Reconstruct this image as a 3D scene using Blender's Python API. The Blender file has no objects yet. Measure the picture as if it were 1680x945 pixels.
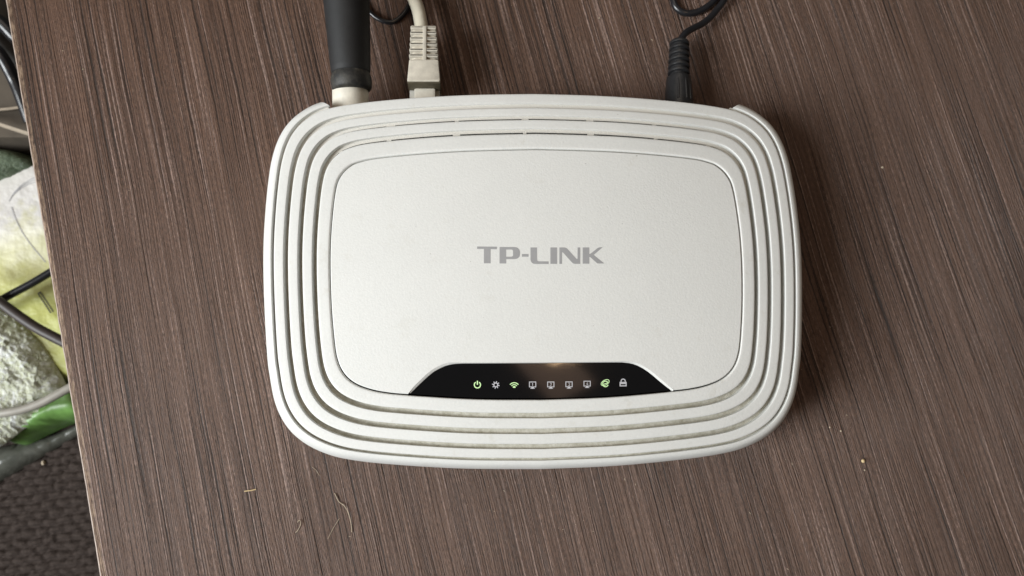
import bpy, math, random
import numpy as np
from mathutils import Vector, Matrix, geometry, noise

# ---------------------------------------------------------------- camera, light, exposure
SC = bpy.context.scene
COL = SC.collection
MM = 0.001
FPX = 1226.56
CAM = np.array([-19.542, -42.124, 251.287])           # millimetres, router centre = origin, desk top z = 0


def rot(p, y, r):
    cx, sx = math.cos(p), math.sin(p)
    cy, sy = math.cos(y), math.sin(y)
    cr, sr = math.cos(r), math.sin(r)
    return (np.array([[cy, 0, sy], [0, 1, 0], [-sy, 0, cy]]) @ np.array([[1, 0, 0], [0, cx, -sx], [0, sx, cx]])
            @ np.array([[cr, -sr, 0], [sr, cr, 0], [0, 0, 1]]))


RC = rot(math.radians(9.331), math.radians(-2.87), math.radians(-0.855))
cd = bpy.data.cameras.new('camera')
cam = bpy.data.objects.new('camera', cd)
COL.objects.link(cam)
m4 = Matrix([list(RC[i]) + [CAM[i] * MM] for i in range(3)] + [[0, 0, 0, 1]])
cam.matrix_world = m4
cd.sensor_width = 36
cd.lens = FPX / 1680 * 36
cd.clip_start = 0.005
cd.clip_end = 20
cd.dof.use_dof = True
cd.dof.focus_distance = 0.226
cd.dof.aperture_fstop = 20
SC.camera = cam

w = bpy.data.worlds.new('World')
SC.world = w
w.use_nodes = True
w.node_tree.nodes['Background'].inputs[0].default_value = (1.0, 0.93, 0.86, 1)
w.node_tree.nodes['Background'].inputs[1].default_value = 0.085


def area(name, loc, target, sx, sy, power, col):
    l = bpy.data.lights.new(name, 'AREA')
    l.shape = 'RECTANGLE'
    l.size, l.size_y, l.energy, l.color = sx, sy, power, col
    o = bpy.data.objects.new(name, l)
    o.location = loc
    o.rotation_euler = (Vector(target) - Vector(loc)).to_track_quat('-Z', 'Y').to_euler()
    COL.objects.link(o)
    return o


area('window_light', (-1.15, -0.38, 0.80), (0, 0, 0), 0.52, 0.80, 33.0, (0.95, 0.985, 1.0))
area('room_light', (-0.35, 0.75, 1.5), (0, 0, 0), 1.0, 0.8, 3.6, (1.0, 0.85, 0.70))
area('reflection_light', (0.20, -0.30, 1.7), (0, 0, 0), 0.22, 0.34, 0.28, (1.0, 0.66, 0.48))  # unseen warm light, added for the brown reflection in the indicator window
area('glint_light', (0.245, -0.165, 1.7), (0, 0, 0), 0.17, 0.06, 1.2, (1.0, 0.66, 0.36))  # small unseen light, added for the glint at the indicator window's top edge

vs = SC.view_settings
SC.display_settings.display_device = 'sRGB'
vs.view_transform = 'Standard'
vs.look = 'None'
vs.exposure = 0.0
vs.gamma = 1.0
SC.cycles.max_bounces = 8
SC.cycles.use_denoising = True


# ---------------------------------------------------------------- helpers
def at(px, py, z):
    """photo pixel -> point (mm) on the horizontal plane at height z (mm)"""
    d = RC @ np.array([(px - 840) / FPX, -(py - 472.5) / FPX, -1.0])
    return CAM + d * ((z - CAM[2]) / d[2])


C1, C2, ZT = 6.72, 6.16, 31.0


def dome(x, y):
    return ZT - C1 * (x / 87.0) ** 2 - C2 * (y / 59.0) ** 2


def on_dome(px, py, off=0.0):
    z = 28.0
    for _ in range(12):
        p = at(px, py, z)
        z = dome(p[0], p[1]) + off
    return p


def tag(o, label=None, cat=None, group=None, kind=None):
    if label: o['label'] = label
    if cat: o['category'] = cat
    if group: o['group'] = group
    if kind: o['kind'] = kind
    return o


def empty(name, loc=(0, 0, 0)):
    o = bpy.data.objects.new(name, None)
    o.empty_display_size = 0.01
    o.location = [c * MM for c in loc]
    COL.objects.link(o)
    return o


def mesh_obj(name, verts, faces, mat, parent=None, smooth=True, angle=None):
    me = bpy.data.meshes.new(name)
    off = np.zeros(3)
    q = parent
    while q is not None:
        off = off + np.array(q.location) / MM
        q = q.parent
    v = (np.asarray(verts, float) - off) * MM
    me.from_pydata(v.tolist(), [], [list(map(int, f)) for f in faces])
    me.materials.append(mat)
    me.update()
    if smooth:
        me.polygons.foreach_set('use_smooth', [True] * len(me.polygons))
        if angle:
            me.set_sharp_from_angle(angle=math.radians(angle))
    o = bpy.data.objects.new(name, me)
    o.parent = parent
    COL.objects.link(o)
    return o


def catmull(pts, n=8, closed=False):
    P = [np.asarray(p, float) for p in pts]
    N = len(P)
    out = []
    for i in range(N if closed else N - 1):
        if closed:
            a, b, c, d = P[i - 1], P[i], P[(i + 1) % N], P[(i + 2) % N]
        else:
            b, c = P[i], P[i + 1]
            a = P[i - 1] if i > 0 else 2 * b - c
            d = P[i + 2] if i + 2 < N else 2 * c - b
        for k in range(n):
            t = k / n
            out.append(0.5 * (2 * b + (c - a) * t + (2 * a - 5 * b + 4 * c - d) * t * t + (3 * b - a - 3 * c + d) * t ** 3))
    if not closed:
        out.append(P[-1])
    return np.array(out)


def tube_data(path, radii, seg=14, cap=True, squash=None):
    path = np.asarray(path, float)
    n = len(path)
    if np.isscalar(radii):
        radii = [radii] * n
    V, F = [], []
    T = np.gradient(path, axis=0)
    T /= np.linalg.norm(T, axis=1)[:, None] + 1e-9
    up = np.array([0, 0, 1.0])
    if abs(T[0] @ up) > 0.95:
        up = np.array([0, 1.0, 0])
    u = np.cross(T[0], up)
    u /= np.linalg.norm(u)
    for i in range(n):
        u = u - T[i] * (u @ T[i])
        u /= np.linalg.norm(u)
        b = np.cross(T[i], u)
        for k in range(seg):
            a = 2 * math.pi * k / seg
            V.append(path[i] + radii[i] * (math.cos(a) * u + math.sin(a) * b * (squash or 1)))
    for i in range(n - 1):
        for k in range(seg):
            k2 = (k + 1) % seg
            F.append((i * seg + k, i * seg + k2, (i + 1) * seg + k2, (i + 1) * seg + k))
    if cap:
        F.append(tuple(range(seg - 1, -1, -1)))
        F.append(tuple(range((n - 1) * seg, n * seg)))
    return V, F


def tube(name, path, radii, mat, parent=None, seg=14, angle=40, **kw):
    V, F = tube_data(path, radii, seg, **kw)
    return mesh_obj(name, V, F, mat, parent, True, angle)


class MB:
    def __init__(self):
        self.v, self.f = [], []

    def add(self, V, F):
        o = len(self.v)
        self.v += [tuple(p) for p in V]
        self.f += [tuple(i + o for i in f) for f in F]
        return self

    def build(self, name, mat, parent=None, smooth=True, angle=35):
        return mesh_obj(name, self.v, self.f, mat, parent, smooth, angle)


def rbox(x0, x1, y0, y1, z0, z1, r=0.3, wx=0.0):
    """box with rounded vertical and top edges; wx widens the y0 end"""
    V, F = [], []
    levels = [(z0, 0), (z1 - r, 0), (z1 - r * 0.3, r * 0.3), (z1, r)]
    n = 4
    for z, ins in levels:
        ring = []
        for (cx, cy, a0) in ((x1, y1, 0), (x0, y1, 90), (x0, y0, 180), (x1, y0, 270)):
            sx = 1 if cx == x1 else -1
            sy = 1 if cy == y1 else -1
            ex = wx if sy < 0 else 0
            for k in range(n):
                a = math.radians(a0 + 90 * k / (n - 1))
                rr = r
                ring.append((cx + sx * ex - sx * (r + ins) + math.cos(a) * rr, cy - sy * (r + ins) + math.sin(a) * rr, z))
        V += ring
    m = 4 * n
    for l in range(len(levels) - 1):
        for k in range(m):
            k2 = (k + 1) % m
            F.append((l * m + k, l * m + k2, (l + 1) * m + k2, (l + 1) * m + k))
    F.append(tuple(range(m - 1, -1, -1)))
    F.append(tuple(range((len(levels) - 1) * m, len(levels) * m)))
    return V, F


def inside(p, poly):
    x, y = p
    c = False
    n = len(poly)
    j = n - 1
    for i in range(n):
        xi, yi = poly[i][0], poly[i][1]
        xj, yj = poly[j][0], poly[j][1]
        if (yi > y) != (yj > y) and x < (xj - xi) * (y - yi) / (yj - yi) + xi:
            c = not c
        j = i
    return c


def cdt(polys, step=None, margin=0.3):
    """triangulate polygon(s), even-odd; returns 2-D verts and tris"""
    pts, edges = [], []
    for pl in polys:
        s = len(pts)
        pts += [Vector((p[0], p[1])) for p in pl]
        edges += [(s + i, s + (i + 1) % len(pl)) for i in range(len(pl))]
    if step:
        P = np.array(polys[0])[:, :2]
        x0, y0 = P.min(0)
        x1, y1 = P.max(0)
        for x in np.arange(x0 + step / 2, x1, step):
            for y in np.arange(y0 + step / 2, y1, step):
                ok = sum(inside((x, y), pl) for pl in polys) % 2 == 1
                if ok and min(np.hypot(P[:, 0] - x, P[:, 1] - y)) > margin:
                    pts.append(Vector((x, y)))
    V, E_, F, *_ = geometry.delaunay_2d_cdt(pts, edges, [], 0, 1e-5)
    out = []
    for f in F:
        c = sum((V[i] for i in f), Vector((0, 0))) / len(f)
        if sum(inside(c, pl) for pl in polys) % 2 == 1:
            a = sum(V[f[i]].cross(V[f[(i + 1) % len(f)]]) for i in range(len(f)))
            out.append(tuple(f) if a > 0 else tuple(reversed(f)))
    return [(v.x, v.y) for v in V], out


# ---------------------------------------------------------------- materials
def mat(name):
    m = bpy.data.materials.new(name)
    m.use_nodes = True
    nt = m.node_tree
    return m, nt, nt.nodes['Principled BSDF']


def N(nt, typ, **kw):
    n = nt.nodes.new(typ)
    for k, v in kw.items():
        setattr(n, k, v)
    return n


def noise_node(nt, vec, scale, detail=3, rough=0.55, dist=0.0):
    n = N(nt, 'ShaderNodeTexNoise')
    n.inputs['Scale'].default_value = scale
    n.inputs['Detail'].default_value = detail
    n.inputs['Roughness'].default_value = rough
    n.inputs['Distortion'].default_value = dist
    nt.links.new(vec, n.inputs['Vector'])
    return n.outputs['Fac']


def mapping(nt, vec, scale=(1, 1, 1), loc=(0, 0, 0), rotz=0):
    n = N(nt, 'ShaderNodeMapping')
    n.inputs['Scale'].default_value = scale
    n.inputs['Location'].default_value = loc
    n.inputs['Rotation'].default_value = (0, 0, rotz)
    nt.links.new(vec, n.inputs['Vector'])
    return n.outputs[0]


def ramp(nt, fac, stops, interp='LINEAR'):
    n = N(nt, 'ShaderNodeValToRGB')
    cr = n.color_ramp
    cr.interpolation = interp
    while len(cr.elements) < len(stops):
        cr.elements.new(0.5)
    for e, (p, c) in zip(cr.elements, stops):
        e.position = p
        e.color = (c, c, c, 1) if np.isscalar(c) else (*c, 1)
    nt.links.new(fac, n.inputs[0])
    return n.outputs[0]


def mix(nt, fac, a, b, mode='MIX'):
    n = N(nt, 'ShaderNodeMix', data_type='RGBA', blend_type=mode)
    for s, v in ((n.inputs[0], fac), (n.inputs[6], a), (n.inputs[7], b)):
        if hasattr(v, 'links') or hasattr(v, 'is_linked'):
            nt.links.new(v, s)
        elif np.isscalar(v):
            s.default_value = v
        else:
            s.default_value = (*v, 1)
    return n.outputs[2]


def mth(nt, op, a, b=None, clamp=False):
    n = N(nt, 'ShaderNodeMath', operation=op, use_clamp=clamp)
    for s, v in ((n.inputs[0], a), (n.inputs[1], b)):
        if v is None: continue
        if np.isscalar(v): s.default_value = v
        else: nt.links.new(v, s)
    return n.outputs[0]


def bump(nt, bs, h, strength, dist):
    n = N(nt, 'ShaderNodeBump')
    n.inputs['Strength'].default_value = strength
    n.inputs['Distance'].default_value = dist
    nt.links.new(h, n.inputs['Height'])
    nt.links.new(n.outputs[0], bs.inputs['Normal'])


def objco(nt):
    return mapping(nt, N(nt, 'ShaderNodeTexCoord').outputs['Object'], (1000, 1000, 1000))     # millimetres


def plain(name, col, rough=0.5, var=0.12, scale=0.5, bump_s=0.0, bscale=3.0, spec=0.5, **kw):
    m, nt, bs = mat(name)
    co = objco(nt)
    f = noise_node(nt, co, scale, 5, 0.6)
    c = ramp(nt, f, [(0.3, tuple(x * (1 - var) for x in col)), (0.7, tuple(min(1, x * (1 + var)) for x in col))])
    nt.links.new(c, bs.inputs['Base Color'])
    bs.inputs['Roughness'].default_value = rough
    bs.inputs['Specular IOR Level'].default_value = spec
    for k, v in kw.items():
        bs.inputs[k].default_value = v
    if bump_s:
        bump(nt, bs, noise_node(nt, co, bscale, 4, 0.6), bump_s, 0.0002)
    return m


def wood_mat(name, edge=False):
    m, nt, bs = mat(name)
    co = objco(nt)
    # wandering of the grain sideways
    wob = noise_node(nt, mapping(nt, co, (0.012, 0.006, 1)), 1.0, 2)
    wob2 = noise_node(nt, mapping(nt, co, (0.25, 0.05, 1)), 1.0, 2)
    sep = N(nt, 'ShaderNodeSeparateXYZ')
    nt.links.new(co, sep.inputs[0])
    x = mth(nt, 'ADD', sep.outputs[0], mth(nt, 'MULTIPLY', wob, 5.0))
    x = mth(nt, 'ADD', x, mth(nt, 'MULTIPLY', wob2, 0.55))
    cmb = N(nt, 'ShaderNodeCombineXYZ')
    nt.links.new(x, cmb.inputs[0])
    nt.links.new(sep.outputs[1], cmb.inputs[1])
    g = cmb.outputs[0]
    fleck = noise_node(nt, mapping(nt, g, (2.2, 0.55, 1), (15, 3, 0)), 1.0, 4, 0.75)
    flc = mth(nt, 'MULTIPLY', mth(nt, 'SUBTRACT', fleck, 0.5), 1.0)
    broad = noise_node(nt, mapping(nt, g, (0.09, 0.002, 1)), 1.0, 3, 0.6)
    med = noise_node(nt, mapping(nt, g, (0.70, 0.006, 1), (31, 7, 0)), 1.0, 2, 0.6)
    fine = noise_node(nt, mapping(nt, g, (2.4, 0.010, 1), (5, 77, 0)), 1.0, 3, 0.7)
    pore = noise_node(nt, mapping(nt, g, (1.45, 0.008, 1), (55, 7, 0)), 1.0, 1, 0.5)
    pore = mth(nt, 'ADD', pore, mth(nt, 'MULTIPLY', flc, 0.10))
    glint = noise_node(nt, mapping(nt, g, (1.6, 0.009, 1), (155, 47, 0)), 1.0, 1, 0.5)
    glint = mth(nt, 'ADD', glint, mth(nt, 'MULTIPLY', flc, 0.22))
    f = mth(nt, 'ADD', mth(nt, 'MULTIPLY', broad, 0.26), mth(nt, 'MULTIPLY', med, 0.36))
    f = mth(nt, 'ADD', f, mth(nt, 'MULTIPLY', fine, 0.38))
    base = ramp(nt, f, [(0.40, (0.0665, 0.0333, 0.0200)), (0.46, (0.0960, 0.0504, 0.0312)), (0.52, (0.1197, 0.0648, 0.0416)),
                        (0.57, (0.1396, 0.0774, 0.0512)), (0.65, (0.1786, 0.1044, 0.0720))])
    pr = ramp(nt, pore, [(0.32, 0.32), (0.40, 1.0)])
    base = mix(nt, 1.0, base, pr, 'MULTIPLY')
    gl = ramp(nt, glint, [(0.60, 0.0), (0.68, 0.75)])
    base = mix(nt, gl, base, (0.31, 0.215, 0.178))  # pale lines paint the lit pore edges into the colour
    fl = ramp(nt, fleck, [(0.30, 0.55), (0.5, 1.0), (0.70, 1.55)])
    base = mix(nt, 1.0, base, fl, 'MULTIPLY')
    # dust specks
    sp = noise_node(nt, mapping(nt, co, (0.7, 0.7, 0.7)), 1.0, 6, 0.8)
    spm = ramp(nt, sp, [(0.68, 0.0), (0.76, 0.45)])
    base = mix(nt, spm, base, (0.26, 0.22, 0.18))
    if edge:
        e = noise_node(nt, mapping(nt, co, (1.2, 0.25, 1)), 1.0, 5, 0.7)
        em = ramp(nt, e, [(0.40, 0.0), (0.60, 0.9)])
        base = mix(nt, em, base, (0.36, 0.25, 0.17))
    nt.links.new(base, bs.inputs['Base Color'])
    h = mth(nt, 'ADD', mth(nt, 'MULTIPLY', fine, 0.8), mth(nt, 'MULTIPLY', pr, 0.55))
    h = mth(nt, 'ADD', h, mth(nt, 'MULTIPLY', med, 0.5))
    h = mth(nt, 'ADD', h, mth(nt, 'MULTIPLY', gl, 0.15))
    h = mth(nt, 'ADD', h, mth(nt, 'MULTIPLY', fleck, 0.35))
    bump(nt, bs, h, 1.0, 0.00105)
    r = ramp(nt, fine, [(0.3, 0.36), (0.7, 0.50)])
    nt.links.new(r, bs.inputs['Roughness'])
    bs.inputs['Specular IOR Level'].default_value = 0.5
    return m


def plastic_mat(name, dirt=0.35, tint=(0.768, 0.770, 0.742)):
    m, nt, bs = mat(name)
    co = objco(nt)
    big = noise_node(nt, mapping(nt, co, (0.035, 0.035, 0.035)), 1.0, 6, 0.7)
    c = ramp(nt, big, [(0.30, tuple(x * (1 - 0.07 * dirt / 0.35) for x in tint)), (0.70, tint)])
    sm = noise_node(nt, mapping(nt, co, (0.16, 0.16, 0.16), (9, 3, 4)), 1.0, 8, 0.75)
    d = ramp(nt, sm, [(0.58, 0.0), (0.74, dirt)])
    c = mix(nt, d, c, (0.50, 0.46, 0.36))
    sp = noise_node(nt, mapping(nt, co, (0.55, 0.55, 0.55), (2, 8, 1)), 1.0, 3, 0.6)
    spm = ramp(nt, sp, [(0.735, 0.0), (0.77, 0.6)])
    c = mix(nt, spm, c, (0.28, 0.26, 0.23))
    c = mix(nt, 1.0, c, ramp(nt, noise_node(nt, mapping(nt, co, (1.3, 1.3, 1.3), (7, 7, 7)), 1.0, 3, 0.7), [(0.3, 0.945), (0.7, 1.0)]), 'MULTIPLY')
    nt.links.new(c, bs.inputs['Base Color'])
    bs.inputs['Roughness'].default_value = 0.48
    bs.inputs['Specular IOR Level'].default_value = 0.4
    gr = noise_node(nt, mapping(nt, co, (1.5, 1.5, 1.5)), 1.0, 3, 0.6)
    bump(nt, bs, gr, 0.22, 0.0003)
    return m


M_WOOD = wood_mat('wood_laminate')
M_EDGE = wood_mat('worn_edge', True)
M_SHELL = plastic_mat('white_shell')
M_PANEL = plastic_mat('white_panel', 0.18)
M_CASE = plastic_mat('case_plastic', 0.5, (0.72, 0.70, 0.62))
M_SLOT = plain('vent_shade_black', (0.010, 0.009, 0.009), 0.9, spec=0.1)
M_LOGO = plain('silver_print', (0.345, 0.345, 0.35), 0.42, 0.04, 0.3)
M_BLACK_GLOSS = plain('gloss_black', (0.004, 0.004, 0.0045), 0.09, 0.05, 0.3, Metallic=0.0)
M_RUBBER = plain('black_rubber', (0.0085, 0.0085, 0.009), 0.66, 0.25, 0.25, 0.25, 2.5)
def collar_mat():
    m, nt, bs = mat('dusty_rubber')
    co = objco(nt)
    a = noise_node(nt, mapping(nt, co, (0.30, 0.30, 0.30), (3, 1, 6)), 1.0, 6, 0.7)
    c = ramp(nt, a, [(0.42, (0.013, 0.013, 0.013)), (0.62, (0.045, 0.042, 0.035)), (0.74, (0.12, 0.115, 0.10))])
    nt.links.new(c, bs.inputs['Base Color'])
    bs.inputs['Roughness'].default_value = 0.6
    bump(nt, bs, noise_node(nt, co, 1.6, 4, 0.6), 0.4, 0.0002)
    return m


M_COLLAR = collar_mat()
M_CORD = plain('black_cord', (0.012, 0.012, 0.014), 0.28, 0.2, 0.5, 0.15, 0.8)
M_DC = plain('black_plug', (0.017, 0.017, 0.018), 0.36, 0.25, 0.8, 0.3, 3)
M_STUB = plain('dirty_white', (0.66, 0.62, 0.53), 0.5, 0.16, 0.22, 0.2, 2)
M_BEIGE = plain('beige_boot', (0.54, 0.50, 0.42), 0.5, 0.16, 0.35, 0.2, 2)
M_CREAM = plain('cream_cord', (0.62, 0.58, 0.47), 0.42, 0.10, 0.2, 0.1, 1)
M_CLEAR = plain('clear_plug', (0.46, 0.45, 0.41), 0.22, 0.10, 0.4)
M_BOOT_END = plain('dark_boot_end', (0.075, 0.062, 0.038), 0.55, 0.25, 0.6, 0.3, 2)
M_ICON = plain('icon_grey', (0.52, 0.52, 0.55), 0.4, 0.03)


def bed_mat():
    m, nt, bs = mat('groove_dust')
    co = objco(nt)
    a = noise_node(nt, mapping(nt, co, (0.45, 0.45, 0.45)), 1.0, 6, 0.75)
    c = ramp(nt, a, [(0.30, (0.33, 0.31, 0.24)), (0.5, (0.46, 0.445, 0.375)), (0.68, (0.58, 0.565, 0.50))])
    # dusty in the front grooves, colour turning paler towards the rear
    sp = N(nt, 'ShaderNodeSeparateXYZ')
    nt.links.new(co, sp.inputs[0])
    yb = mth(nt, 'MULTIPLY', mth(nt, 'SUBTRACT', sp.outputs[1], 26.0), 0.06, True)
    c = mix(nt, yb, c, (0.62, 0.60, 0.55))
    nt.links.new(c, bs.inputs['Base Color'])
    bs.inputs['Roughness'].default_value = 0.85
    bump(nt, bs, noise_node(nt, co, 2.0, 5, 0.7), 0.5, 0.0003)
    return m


M_BED = bed_mat()


def led_mat():
    m, nt, bs = mat('icon_lit')
    bs.inputs['Base Color'].default_value = (0.35, 0.6, 0.25, 1)
    bs.inputs['Emission Color'].default_value = (0.84, 1.0, 0.60, 1)
    bs.inputs['Emission Strength'].default_value = 0.45
    return m


M_LED = led_mat()

# ---------------------------------------------------------------- desk
TH = math.radians(-13.466)
gdir = np.array([math.sin(TH), math.cos(TH), 0])          # along the grain
ndir = np.array([math.cos(TH), -math.sin(TH), 0])         # across, to the right
e0 = at(84.5, 472, 0)                                     # a point on the desk's left edge
desk = empty('desk', tuple(e0))
desk.rotation_euler = (0, 0, -TH)
tag(desk, kind='structure')


def local_obj(name, V, F, mt, parent, angle=30):
    me = bpy.data.meshes.new(name)
    me.from_pydata((np.array(V, float) * MM).tolist(), [], F)
    me.materials.append(mt)
    me.update()
    me.polygons.foreach_set('use_smooth', [True] * len(me.polygons))
    me.set_sharp_from_angle(angle=math.radians(angle))
    o = bpy.data.objects.new(name, me)
    o.parent = parent
    COL.objects.link(o)
    return o


Y0, Y1, XR, TK = -210, 330, 620, -22
local_obj('desk_top', [(2.2, Y0, 0), (XR, Y0, 0), (XR, Y1, 0), (2.2, Y1, 0), (2.2, Y0, TK), (XR, Y0, TK), (XR, Y1, TK), (2.2, Y1, TK)],
          [(0, 1, 2, 3), (7, 6, 5, 4), (0, 4, 5, 1), (1, 5, 6, 2), (2, 6, 7, 3)], M_WOOD, desk)
V, F = [], []
ys = np.linspace(Y0, Y1, 361)
rng = random.Random(4)
prof = [(2.2, 0.0), (1.3, -0.02), (0.7, -0.12), (0.3, -0.35), (0.06, -0.8), (0.0, -1.6), (0, TK), (2.2, TK)]
for j, y in enumerate(ys):
    nib = 0.14 * noise.noise(Vector((y * 0.22, 3.1, 0))) + 0.10 * noise.noise(Vector((y * 0.05, 9.1, 0)))
    for i, (px_, pz_) in enumerate(prof):
        V.append((px_ + (nib if 1 <= i <= 5 else 0), y, pz_ - (max(0, nib) if 1 <= i <= 3 else 0)))
n = len(prof)
for j in range(len(ys) - 1):
    for i in range(n - 1):
        F.append((j * n + i, (j + 1) * n + i, (j + 1) * n + i + 1, j * n + i + 1))
eb = local_obj('edge_band', V, [tuple(reversed(f)) for f in F], M_EDGE, desk)
M_LIP = plain('worn_lip', (0.36, 0.285, 0.235), 0.5, 0.3, 0.25)
eb.data.materials.append(M_LIP)
for q, pl in enumerate(eb.data.polygons):
    if q % (n - 1) in (2, 3, 4): pl.material_index = 1

# ---------------------------------------------------------------- router
PANEL = [(0, -38.85), (20, -38.4), (40, -36.95), (46, -36.3), (50.4, -35.4), (54.4, -33.95), (57.2, -32.1), (59.2, -29.7), (60.5, -26.8),
         (61.4, -22.5), (62.5, -12), (63.2, 0), (63.35, 10), (63.0, 19), (62.5, 25.1), (61.8, 28.8), (60.3, 31.6), (58.2, 33.7),
         (55.5, 35.05), (48.2, 36.4), (26, 37.9), (0, 38.55)]
OUTER = [(0, -60.2), (24, -59.6), (47, -57.9), (59, -56.3), (65.6, -54.5), (71.4, -51.7), (76, -48), (79.3, -43.3), (81.4, -38), (82.8, -31),
         (83.7, -24.5), (85.4, -2.4), (86, 10), (86, 21.5), (85.7, 31.6), (85.1, 38.9), (83.6, 45.6), (80.9, 51.3), (76.6, 55.7),
         (70.9, 58.9), (62, 60.6), (48, 61.9), (24, 63.1), (0, 63.5)]


def polar(ctrl, a, bf, bb):
    half = catmull(ctrl, 8)
    full = np.vstack([half, np.c_[-half[::-1][1:-1, 0], half[::-1][1:-1, 1]]])
    b = np.where(full[:, 1] < 0, bf, bb)
    u, v = full[:, 0] / a, full[:, 1] / b
    ph, rho = np.arctan2(v, u), np.hypot(u, v)
    o = np.argsort(ph)
    ph, rho = ph[o], rho[o]
    ph = np.r_[ph[-3:] - 2 * math.pi, ph, ph[:3] + 2 * math.pi]
    rho = np.r_[rho[-3:], rho, rho[:3]]
    return lambda q: np.interp((q + math.pi) % (2 * math.pi) - math.pi, ph, rho)


KA = [63.2, 68.0, 72.5, 77.0, 81.2, 86.0]
KF = [38.85, 43.6, 48.2, 52.7, 56.4, 60.2]
KB = [38.55, 44.9, 49.7, 53.9, 58.9, 63.5]
RP, RO = polar(PANEL, 63.2, 38.85, 38.55), polar(OUTER, 86.0, 60.2, 63.5)


def ext(a, ks):
    if a > 86: return ks[-1] + (a - 86)
    if a < 63.2: return ks[0] - (63.2 - a)
    return np.interp(a, KA, ks)


def curve(a, ph):
    t = min(1.0, max(0.0, (a - 63.2) / 22.8))
    r = RP(ph) * (1 - t) + RO(ph) * t
    s = np.sin(ph)
    b = np.where(s < 0, ext(a, KF), ext(a, KB))
    return a * r * np.cos(ph), b * r * s


def sweep(stations, ph, closed=True, depth=None):
    """stations: (half-width a, dz below the dome) or (a, None, absolute z)"""
    V, F = [], []
    n = len(ph)
    for st in stations:
        x, y = curve(st[0], ph)
        if len(st) == 3:
            z = np.full(n, st[2])
        else:
            z = dome(x, y) + st[1]
        V += list(zip(x, y, z))
    for s in range(len(stations) - 1):
        for k in range(n if closed else n - 1):
            k2 = (k + 1) % n
            F.append((s * n + k, s * n + k2, (s + 1) * n + k2, (s + 1) * n + k))
    return V, F


NS = 420
PH = np.linspace(-math.pi, math.pi, NS, endpoint=False)
router = empty('router', (0, 0, 0))
tag(router, 'dusty white rounded router with concentric grooves and a black indicator strip, lying on the desk', 'router')

# rings between the grooves (a child for each)
HW = 0.72
G1 = 0.42
for k in range(4):
    a_in = KA[k] + (0.12 if k == 0 else HW)
    a_out = KA[k + 1] - (G1 if k == 3 else HW)
    bev = 0.36 if k == 0 else 0.14
    st = [(a_in - 0.02, -4.5), (a_in, -1.2), (a_in + 0.04, -0.42), (a_in + bev * 0.55, -0.13), (a_in + bev, -0.03), (a_in + bev + 0.22, 0.0)]
    for t in (0.25, 0.5, 0.75):
        st.append(((a_in + bev + 0.22) * (1 - t) + (a_out - 0.5) * t, 0.0))
    st += [(a_out - 0.5, 0.0), (a_out - 0.24, -0.035), (a_out - 0.08, -0.14), (a_out, -0.36), (a_out + 0.02, -1.2), (a_out + 0.03, -5.5)]
    V, F = sweep(st, PH)
    mesh_obj('ring', V, F, M_SHELL, router, True, 50)

pi_in = math.atan2(55.0 / 58.9, 65.4 / 81.2)
pi_out = math.atan2(58.9 / 63.5, 70.9 / 86.0)
rim_st = [(81.2 + 0.30, -4.0), (81.2 + 0.36, -0.7), (81.2 + 0.48, -0.25), (81.75, -0.06), (82.1, -0.05), (83.0, -0.25)]
# dusty groove beds with vent slots towards the back
mb, ms = MB(), MB()


def bdepth(ph):
    side = np.abs(np.cos(ph)) ** np.where(np.sin(ph) > 0, 4.0, 1.6)
    back = np.clip(np.sin(ph), 0, 1)
    return 1.0 + 3.0 * side - 0.2 * back * (1 - side)


def slotted(k, x, y, s):
    if k in (0,) or k > 3: return False
    if s < -0.25: return False
    L = math.copysign(1, x) * (abs(x) + max(0, 44 - y) * 1.0) if abs(x) > 50 else x
    return abs(((L + 10.5) % 21.0) - 10.5 + 3.0) > 0.9


for k in range(1, 5):
    g = KA[k]
    hw = 0.95 if k < 4 else 0.6
    lv = [g - hw, g - hw + 0.72, g + 0.1, g + hw]
    X, Z = [], []
    for a in lv:
        x, y = curve(a, PH)
        X.append((x, y, dome(x, y) - bdepth(PH) * (1 if k < 4 else 0.75)))
    base = len(mb.v)
    for (x, y, z) in X:
        mb.v += list(zip(x, y, z))
    for s in range(3):
        for i in range(NS):
            if k == 4 and pi_in < PH[i] < math.pi - pi_in:
                continue
            if s == 0 and k < 4 and k in (1, 2) and slotted(k, X[0][0][i], X[0][1][i], math.sin(PH[i])):
                continue
            j = (i + 1) % NS
            mb.f.append((base + s * NS + i, base + s * NS + j, base + (s + 1) * NS + j, base + (s + 1) * NS + i))
    if k in (1, 2):
        V, F = sweep([(g - 1.2, -4.2), (g + 0.6, -4.2)], PH)
        ms.add(V, F)
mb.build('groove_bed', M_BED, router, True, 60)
ms.build('vent_shade', M_SLOT, router)  # near-black strip under the slots, paints the shade inside the case

# outer rim, open at the back where the sockets are
NR = 380
V, F = [], []
st_all = [(a, dz, None) for a, dz in rim_st] + [(83.7, -0.9, None), (84.4, -1.9, None), (85.0, -3.3, None), (85.35, -5.2, None), (85.5, None, 15.0), (85.45, None, 11.0)]
for (a, dz, zz) in st_all:
    t = min(1, max(0, (a - 81.5) / 4.3))
    pe = pi_in * (1 - t) + pi_out * t
    ph = np.linspace(-math.pi - (math.pi - (math.pi - pe)) + 0, 0, 2)  # placeholder, replaced below
    ph = np.linspace(math.pi - pe - 2 * math.pi, pe, NR)
    x, y = curve(a, ph)
    d = dome(x, y)
    z = d + dz if zz is None else np.minimum(np.full(NR, zz), d - 5.2)
    V += list(zip(x, y, z))
ns = len(st_all)
for s in range(ns - 1):
    for i in range(NR - 1):
        F.append((s * NR + i, s * NR + i + 1, (s + 1) * NR + i + 1, (s + 1) * NR + i))
F.append(tuple(s * NR for s in range(ns - 1, -1, -1)))
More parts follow.
